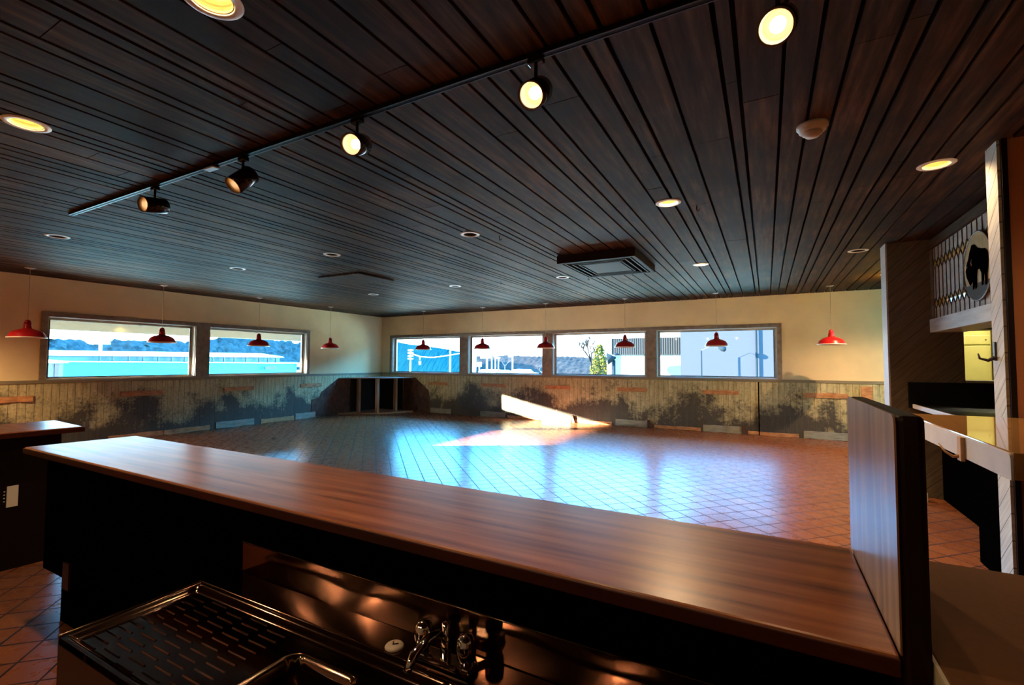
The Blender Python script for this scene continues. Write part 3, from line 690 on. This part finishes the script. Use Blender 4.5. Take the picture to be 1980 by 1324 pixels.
KB = [('x', 5.72, 6.55, 'grey kick board at the floor under the second left-wall window'), ('x', 7.6, 8.2, 'grey kick board on the left wall beside the corner unit'),
      ('y', -8.25, -7.55, 'grey kick board right of the corner unit'), ('y', -6.61, -5.86, 'grey kick board left of the sunlit patch'),
      ('y', -4.83, -4.09, 'sunlit white kick board in the bright patch'), ('y', -3.01, -2.31, 'grey kick board right of the sunlit patch'),
      ('y', -1.17, -.45, 'grey kick board under the rightmost far-wall window'), ('y', .60, 1.36, 'grey kick board farthest right by the divider panel')]
for ax, a, b, lb_ in KB: tag(rough_bar(a, b, .004, .145, ax, .034).build('kick_board', m_kick), lb_, 'kick board', 'grey kick boards along the wainscot foot')
RS = [('x', 3.9, 4.75, 'rough bare strip at the floor behind the bar end, under the first window'), ('x', 4.76, 5.60, 'longer rough bare strip at the floor between the left-wall windows'), ('x', 6.72, 7.56, 'rough bare strip at the floor under the second left-wall window'),
      ('y', -5.80, -4.92, 'orange bare strip at the foot of the sunlit wall patch, left part'), ('y', -3.98, -3.10, 'orange bare strip at the foot of the sunlit wall, right part'),
      ('y', -2.16, -1.22, 'orange bare strip between two grey kick boards below the third and fourth windows'), ('y', -.34, .52, 'thin bare strip at the floor right of the tall wall seam')]
for ax, a, b, lb_ in RS: tag(rough_bar(a, b, .004, .075 if ax == 'y' else .10, ax, .03).build('bare_strip', m_rawwood), lb_, 'wood strip', 'bare wood strips at the foot of the wainscot')
ST = [(-4.02, 'small dark stub post at the foot of the sunlit wall'), (-2.25, 'dark stub post at the floor right of the sunlit patch'), (-.40, 'dark stub post at the floor beside the tall wall seam')]
for x, lb_ in ST: tag(MB().prism([(x-.03, 0), (x+.05, 0), (x-.0, .17), (x-.05, .17)], YB-.07, YB-.024, 'y').build('stub_post', m_brownwall), lb_, 'post', 'stub posts along the far wainscot')
tag(box((-.155, YB-.030, 0), (-.135, YB-.022, 1.045)).build('seam_strip', m_black), 'tall dark seam strip in the wainscot under the rightmost window', 'strip')
tag(box((1.50, YB-.05, .35), (1.66, YB-.022, 1.0)).build('wall_board', m_rawwood), 'orange board leaning on the far wall beside the partition', 'board')

# ------------------------------------------------------------------ corner unit
cu = thing('corner_stand', (-9.6, 9.9, 0), 'open stud-framed corner stand with a thin shelf in the far corner', 'stand')
arc = [(XW+.024, 8.87), (-9.85, 9.10), (-9.50, 9.32), (-9.20, 9.55), (-9.02, 9.85), (-8.93, 10.15), (-8.87, YB-.024)]
MB().prism(arc+[(XW+.024, YB-.024)], .958, .982).build('shelf', simple('dusty shelf', (.22, .17, .15), .35), cu)
MB().prism(arc+[(XW+.024, YB-.024)], 0, .035).build('bottom_board', m_post, cu)
for (x, y) in ((-9.92, 9.42), (-9.33, 9.52), (-9.28, 10.18)): box((x-.035, y-.035, .035), (x+.045, y+.045, .958)).build('stud', m_post, cu)
q = MB(); q.box((XW+.024, 9.30, .035), (XW+.034, YB-.04, .958)); q.box((XW+.034, YB-.05, .035), (-9.25, YB-.04, .958)); q.build('inner_lining', m_void, cu)
tag(MB().prism([(8.05, .02), (9.29, .02), (9.29, .958), (8.86, .958), (8.33, .62), (8.30, .50), (8.05, .45)], XW+.0225, XW+.03, 'x').build('bare_wall_patch', m_brownwall), 'torn brown wall patch left of the corner stand', 'wall patch')
tag(MB().prism([(-9.24, .02), (-8.25, .02), (-8.30, .50), (-8.33, .62), (-8.80, .975), (-9.24, .958)], YB-.03, YB-.0225, 'y').build('bare_wall_patch', m_brownwall), 'torn brown wall patch right of the corner stand', 'wall patch')

# ------------------------------------------------------------------ outside
m_ground = simple('pale asphalt', (.60, .40, .22), .8, 0, .1, .2)
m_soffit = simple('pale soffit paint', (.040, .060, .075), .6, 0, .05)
m_hill = None
def mat_hill(name, a, b):
    n = NT(name); q = n.noise(n.coord((1, 1, .6), src='World'), .9, 8, .75); return n.set(n.ramp(q, [(.40, a), (.60, b)]), 1, 0, 0)
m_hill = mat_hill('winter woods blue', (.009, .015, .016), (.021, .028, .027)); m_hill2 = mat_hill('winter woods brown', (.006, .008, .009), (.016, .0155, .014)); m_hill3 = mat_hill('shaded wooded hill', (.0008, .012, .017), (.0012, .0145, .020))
struct(box((-260, -80, -1.6), (120, 330, -1.2)).build('ground', m_ground))
# porch eave over the left windows: cuts the sun at its outer edge
ev = sroot('porch_eave', (XW-1.4, 5, 2.3))
box((XW-2.7, -4, 2.28), (XW-.2, 13, 2.34)).build('soffit', m_soffit, ev); box((XW-2.7, -4, 2.045), (XW-2.58, 13, 2.30)).build('edge_beam', m_soffit, ev)
for y in (2.6, 5.4, 8.2): box((XW-2.58, y, 2.22), (XW-.2, y+.09, 2.28)).build('cross_beam', m_soffit, ev)
box((XW-1.3, -4, 2.24), (XW-1.2, 13, 2.28)).build('cross_beam', m_soffit, ev)
def ridge(name, pts, mat, axis, depth, z0=-1.3, bump=.5, label='', kind=None):
    """pts: crest (u, z); axis 'x': ridge runs along y at x=const"""
    mb = MB(); rnd = random.Random(3); v = []; f = []; (c, pl_) = pts; n = 160; rows = 9
    for i in range(n+1):
        u = pl_[0][0]+(pl_[-1][0]-pl_[0][0])*i/n
        for (a, za), (b, zb) in zip(pl_, pl_[1:]):
            if a <= u <= b: zc = za+(zb-za)*(u-a)/(b-a)
        for j in range(rows+1):
            t = j/rows; z = z0+(zc-z0)*t**.8+rnd.uniform(-bump, bump)*(1 if j else 0)*(.6+.4*t); d = depth*t+rnd.uniform(-bump, bump)*2
            v.append((c-d, u, z) if axis == 'x' else (u, c+d, z))
    for i in range(n):
        for j in range(rows): a = i*(rows+1)+j; f.append((a, a+1, a+rows+2, a+rows+1))
    o = mb.add(v, f, None, True).build(name, mat); tag(o, label, 'hill'); return o
ridge('wooded_hill', (-132, [(20, 5.2), (42.5, 6.3), (46.5, 6.4), (51.3, 5.5), (56, 6.8), (72, 6.6), (76, 7.8), (88, 9.3), (102, 8.4), (125, 6.0), (140, 6.4)]), m_hill, 'x', 10, label='wooded ridge beyond the blue building outside the left windows')
def crest(Y, pts): return (Y, [(at(px, py, y=Y).x, at(px, py, y=Y).z) for px, py in pts])
ridge('wooded_hill', crest(92, [(742, 659), (765, 664), (800, 668), (830, 672), (870, 680), (893, 685), (897, 703)]), m_hill3, 'y', 5, bump=.07, label='deep blue shaded hill outside the corner-side far window')
ridge('wooded_hill', crest(105, [(860, 690), (905, 687), (960, 686), (1010, 688), (1060, 688), (1110, 690), (1200, 690), (1330, 690)]), m_hill2, 'y', 8, bump=.14, label='low brown tree line on the horizon outside the far windows')
# long blue building
bb = thing('warehouse', (-58, 26, -1.2), 'long low blue building with white roof outside the left windows', 'building')
m_cyan = simple('cyan metal siding', (.002, .085, .088), .5, 0, .25, .6); m_pbl = simple('pale blue fascia', (.03, .055, .06), .5, 0, .08, .6); m_wroof = simple('white metal roof', (.85, .88, .90), .5, 0, .02)
box((-70, 9, -1.2), (-50, 37.6, 1.40)).build('lower_wall', m_cyan, bb)
MB().prism([(9, 1.42), (37.7, 1.30), (38.4, .8), (37.6, .8), (37.6, 1.2), (9, 1.36)], -70, -49.6, 'x').build('lower_roof_edge', m_wroof, bb)
box((-70, 9, 1.40), (-50.4, 35.6, 1.84)).build('clerestory', m_pbl, bb)
MB().prism([(9, 1.82), (35.9, 1.90), (35.7, 2.02), (33.0, 2.33), (9, 2.22)], -70, -50.0, 'x').build('upper_roof', m_wroof, bb)
for px in (192, 217, 248, 276, 305, 331, 356, 410, 432, 452, 475, 500, 517, 532):
    p = at(px, 690, x=-50); q = MB(); q.box((-49.95, p.y-.05, 1.36), (-49.8, p.y+.05, 1.86)); q.box((-49.95, p.y-.5, 1.66), (-49.85, p.y, 1.70)); q.box((-49.95, p.y, 1.34), (-49.8, p.y+.3, 1.40)); q.build('roof_bracket', m_iron, bb)
box((-49.6, 33.2, .55), (-49.5, 34.5, .85)).build('wall_vent', m_iron, bb)
sd_ = thing('utility_shed', (-24, 5, -1.2), 'small grey shed with a pale sloped roof at the lower left window corner', 'shed')
box((-26, 2, -1.2), (-22, 7.10, 1.33)).build('wall', simple('grey shed siding', (.055, .06, .065), .6), sd_); MB().prism([(1.8, 1.33), (7.2, 1.33), (7.2, 1.40), (5, 1.62), (1.8, 1.62)], -26.1, -21.9, 'x').build('roof', m_wroof, sd_)
box((-21.99, 6.85, -1.2), (-21.93, 6.95, 1.3)).build('downpipe', m_iron, sd_)
tag(MB().prism([(17.5, 2.2), (20.8, 2.2), (20.8, 3.0), (21.6, 3.8), (17.0, 3.8), (17.5, 3.0)], -92, -89, 'x').build('water_tank', m_wroof), 'white rooftop tank showing over the blue building roof', 'tank')
pc = thing('utility_pole', (-75, 29, -1.2), 'white cross-shaped utility pole above the blue building roof', 'utility pole')
p = at(195, 657, x=-75); p2 = at(197, 648, x=-75)
MB().tube([(-75, p.y, -1.2), (-75, p.y, p.z)], .18, 8).build('pole', m_wroof, pc); box((-75.1, p.y-1.0, p.z-.55), (-74.9, p.y+1.0, p.z-.30)).build('crossarm', m_wroof, pc); MB().tube([(-75, p.y+.2, p.z-.4), (-75, p.y+.2, p2.z)], .05, 6).build('antenna', m_iron, pc)
# poles outside the far windows
YO = YB+30
def pole(px, ytop, h, r, label, parts):
    p = at(px, ytop, y=YO); t = thing('street_light', (p.x, YO, -1.2), label, 'pole', 'white poles beyond the car park')
    MB().tube([(p.x, YO, -1.2), (p.x, YO, p.z)], r, 8).build('pole', m_wroof, t); 
    for nm, a, b in parts: MB().box((p.x+a[0], YO-.1, p.z+a[1]), (p.x+b[0], YO+.1, p.z+b[1])).build(nm, m_wroof, t)
    return t
up_ = [('crossarm', (-.30, -q), (.30, -q-.12)) for q in (.05, .35, .70, 1.0)]
upole = pole(794, 675, 0, .07, 'utility pole with four crossarms before the blue hill', up_)
pole(871, 655, 0, .07, 'tall white light pole with paired arms in the corner-side window', [('lamp_arm', (-.45, .15), (-.1, .25)), ('lamp_arm', (.1, .15), (.45, .25)), ('lamp_bracket', (-.2, 0), (.2, .06))])
pole(918, 677, 0, .16, 'thick white pole at the left of the second far window', [])
pole(942, 684, 0, .08, 'white square sign on a pole in the second far window', [('sign_board', (-.75, -.45), (.35, .25))])
pole(927, 702, 0, .05, 'small low white sign left of centre in the second far window', [('sign_board', (-.22, -.35), (.22, .12))])
pole(951, 690, 0, .045, 'thin plain pole right of the square sign', []); pole(958, 689, 0, .04, 'thin T-headed light pole in the second far window', [('lamp_arm', (-.2, -.04), (.2, .04))])
pole(964, 691, 0, .04, 'thin light pole with angled head right of the T-headed one', [('lamp_arm', (-.15, -.1), (.12, .03))]); pole(991, 690, 0, .06, 'light pole with a bent head in the middle of the second far window', [('lamp_arm', (-.4, 0), (.05, .10))])
wl_ = upole
pts = [at(x, y, y=YO-.3) for x, y in ((798.5, 684.5), (812, 689), (835, 691), (860, 688), (890, 683))]
MB().tube(pts, .045, 6).build('wire', m_wroof, wl_); MB().tube([at(812, 690, y=YO-.3), at(812, 695, y=YO-.3)], .05, 6).build('insulator', m_wroof, wl_); MB().tube([at(812, 698, y=YO-.3), at(812, 705, y=YO-.3)], .11, 6).build('transformer', m_wroof, wl_)
tag(box((-37, 38, -1.2), (-25.5, 39, .42)).build('low_wall', m_wroof), 'long low white wall across the bottom of the corner-side window', 'wall')
tag(MB().prism([(-37.5, -1.2), (-33.8, -1.2), (-35.9, 1.0), (-37.5, 1.6)], 37, 37.8, 'y').build('white_gable', m_wroof), 'white sloped gable at the lower left of the corner-side window', 'building')
rv = random.Random(5)
for i, (px, c_, lb_) in enumerate(((967, (.30, .55, .6), 'blue-green parked car in the second far window'), (950, (.6, .62, .65), 'pale parked car left of the blue-green one'), (1010, (.7, .7, .75), 'pale parked car farthest right in the second far window'))):
    p = at(px, 722, y=YO+6+i*4); yc = YO+6+i*4; t = thing('car', (p.x, yc, -1.2), lb_, 'car', 'cars parked outside'); m_ = simple('car paint %d' % i, c_, .3)
    MB().prism([(p.x-2.1, -.6), (p.x+2.1, -.6), (p.x+2.1, .05), (p.x+1.3, .15), (p.x+.8, .55), (p.x-1.0, .55), (p.x-1.5, .15), (p.x-2.1, .05)], yc-.8, yc+.8, 'y').build('body', m_, t, .05)
    for d in (-1.3, 1.3): MB().lathe([(0, 0), (.32, 0), (.32, .2), (0, .2)], (p.x+d, yc-.85, -.78), (0, 1, 0), 16).build('wheel', m_iron, t)
# trees
m_bark = simple('winter bark', (.012, .012, .011), 1, 0, .2, spec=0); m_leaf = simple('yellow green leaves', (.050, .048, .010), 1, 0, .5, 2, spec=0)
def branches(mb, p, d, L, r, depth, rnd):
    e = p+d*L; mb.tube([p, p+d*L*.5+Vector((rnd.uniform(-1, 1), 0, rnd.uniform(-1, 1)))*L*.05, e], r, 5, r*.65)
    if depth == 0: return
    for _ in range(3 if depth > 1 else 4):
        nd = (d+Vector((rnd.uniform(-1.0, 1.0), rnd.uniform(-.5, .5), rnd.uniform(-.25, .5)))).normalized(); branches(mb, e-d*L*rnd.uniform(0, .45), nd, L*rnd.uniform(.6, .82), r*.66, depth-1, rnd)
def bare_tree(x, y, h, label, seed, depth=5, mat=None):
    rnd = random.Random(seed); t = thing('bare_tree', (x, y, -1.2), label, 'tree'); mb = MB()
    MB().tube([(x, y, -1.2), (x+.05, y, -1.2+h*.38)], h*.022, 8, h*.016).build('trunk', mat or m_bark, t)
    branches(mb, Vector((x, y, -1.2+h*.30)), Vector((-.1, 0, 1)).normalized(), h*.24, h*.020, depth, rnd); mb.build('branches', mat or m_bark, t); return t
bare_tree(-14.1, YO+1, 5.4, 'bare spreading tree outside the third far window', 4)
m_palebark = simple('pale bark', (.035, .034, .034), 1, spec=0)
bare_tree(-30.5, YO+14, 4.3, 'pale leafless tree in front of the blue hill', 8, 5, m_palebark)
bare_tree(-22.3, YO+8, 3.0, 'pale leafless tree at the right of the second far window', 9, 4, m_palebark)
def leafy(x, y, h, rx, label, seed, n=2600):
    rnd = random.Random(seed); t = thing('evergreen_tree', (x, y, -1.2), label, 'tree'); MB().tube([(x, y, -1.2), (x, y, h*.5)], .12, 8).build('trunk', m_bark, t); mb = MB()
    for _ in range(n):
        a = rnd.uniform(0, 2*PI); zt = rnd.random(); rr = rx*(1-zt)**.55*(.75+.25*math.sin(a*5+zt*9))*rnd.uniform(.6, 1)+.08
        c = Vector((x+rr*math.cos(a), y+rr*math.sin(a), -.9+(h+.9)*zt)); q = Vector((rnd.uniform(-1, 1), rnd.uniform(-1, 1), rnd.uniform(-1, 1))).normalized(); u = q.orthogonal().normalized(); w_ = q.cross(u); s_ = rnd.uniform(.06, .12)
        mb.add([c+u*s_, c+w_*s_*.6, c-u*s_, c-w_*s_*.6], [(0, 1, 2, 3)])
    mb.build('foliage', m_leaf, t)
leafy(-12.9, YO-.5, 3.0, 1.15, 'yellow-green leafy evergreen beside the grey metal building', 2)
# grey metal building and the white building
gb = thing('metal_building', (-6, YB+26, -1.2), 'grey corrugated building with white lower wall in the third far window', 'building')
n = NT('grey corrugated metal'); sp2 = n.n('ShaderNodeSeparateXYZ'); n.l(n.coord(src='World'), sp2.inputs[0]); wv = n.math('SINE', n.math('MULTIPLY', sp2.outputs[0], 42))
n.bump(wv, .6, .03); m_corr = n.set(n.ramp(n.math('MULTIPLY_ADD', wv, .5, .5), [(0, (.009, .010, .010)), (1, (.013, .0145, .0145))]), 1, 0, 0)
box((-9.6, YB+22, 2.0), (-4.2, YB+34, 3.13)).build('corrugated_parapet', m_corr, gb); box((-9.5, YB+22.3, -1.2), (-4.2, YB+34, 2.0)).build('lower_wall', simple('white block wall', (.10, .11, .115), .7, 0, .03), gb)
MB().lathe([(.16, -1.2), (.16, 3.15)], (-9.78, YB+22, 0), seg=16).build('downpipe', m_wroof, gb)
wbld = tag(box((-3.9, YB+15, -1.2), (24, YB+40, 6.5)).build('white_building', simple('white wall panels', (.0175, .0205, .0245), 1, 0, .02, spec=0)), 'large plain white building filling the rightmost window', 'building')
tag(MB().lathe([(.045, -1.2), (.045, 6.4)], (-.41, YB+14.88, 0), seg=12).build('wall_downpipe', simple('blue grey pipe', (.005, .009, .011), 1, spec=0)), 'blue-grey downpipe on the white building', 'pipe')
tag(box((-2.35-.0, YB+14.97, -1.2), (-2.335, YB+15, 6.4)).build('wall_joint', m_corr), 'thin joint line on the white building', 'joint') if False else None
fl = thing('flood_light', (-9.0, YB+20, -1.2), 'grey floodlight with conical shade on a post by the metal building', 'lamp post')
m_lampg = simple('blue grey lamp and shadow tone', (.006, .010, .012), 1, spec=0)
MB().tube([(-8.85, YB+20, -1.2), (-8.85, YB+20, 1.6)], .09, 8).build('post', m_lampg, fl); MB().lathe([(.06, 0), (.12, .1), (.42, .55), (0, .56)], (-8.7, YB+19.9, 1.75), (-1, -.2, -.12), 20).build('shade', m_lampg, fl)
MB().lathe([(0, 0), (.30, .02), (.05, .14), (0, .14)], (-8.7, YB+20, 1.92), seg=16).build('cap', m_lampg, fl)
sl_ = thing('lamp_shadow_post', (-2.9, YB+14, -1.2), 'slim post and drooping head standing in for a lamp shadow on the white building', 'lamp post')  # dark shape standing in for a lamp's cast shadow on the white wall
a = at(1356, 677, y=YB+14); b = at(1400, 675, y=YB+14); c0 = at(1376, 668, y=YB+14)
MB().tube([(a.x, YB+14, -1.2), (a.x, YB+14, a.z)], .03, 8).build('post', m_lampg, sl_); MB().tube([a, c0, b], .008, 6).build('arm', m_soffit, sl_)
MB().lathe([(0, 0), (.05, .04), (.13, .22), (.11, .36), (0, .40)], b+Vector((-.28, 0, .10)), (1, 0, -.35), 16).build('head', m_lampg, sl_)
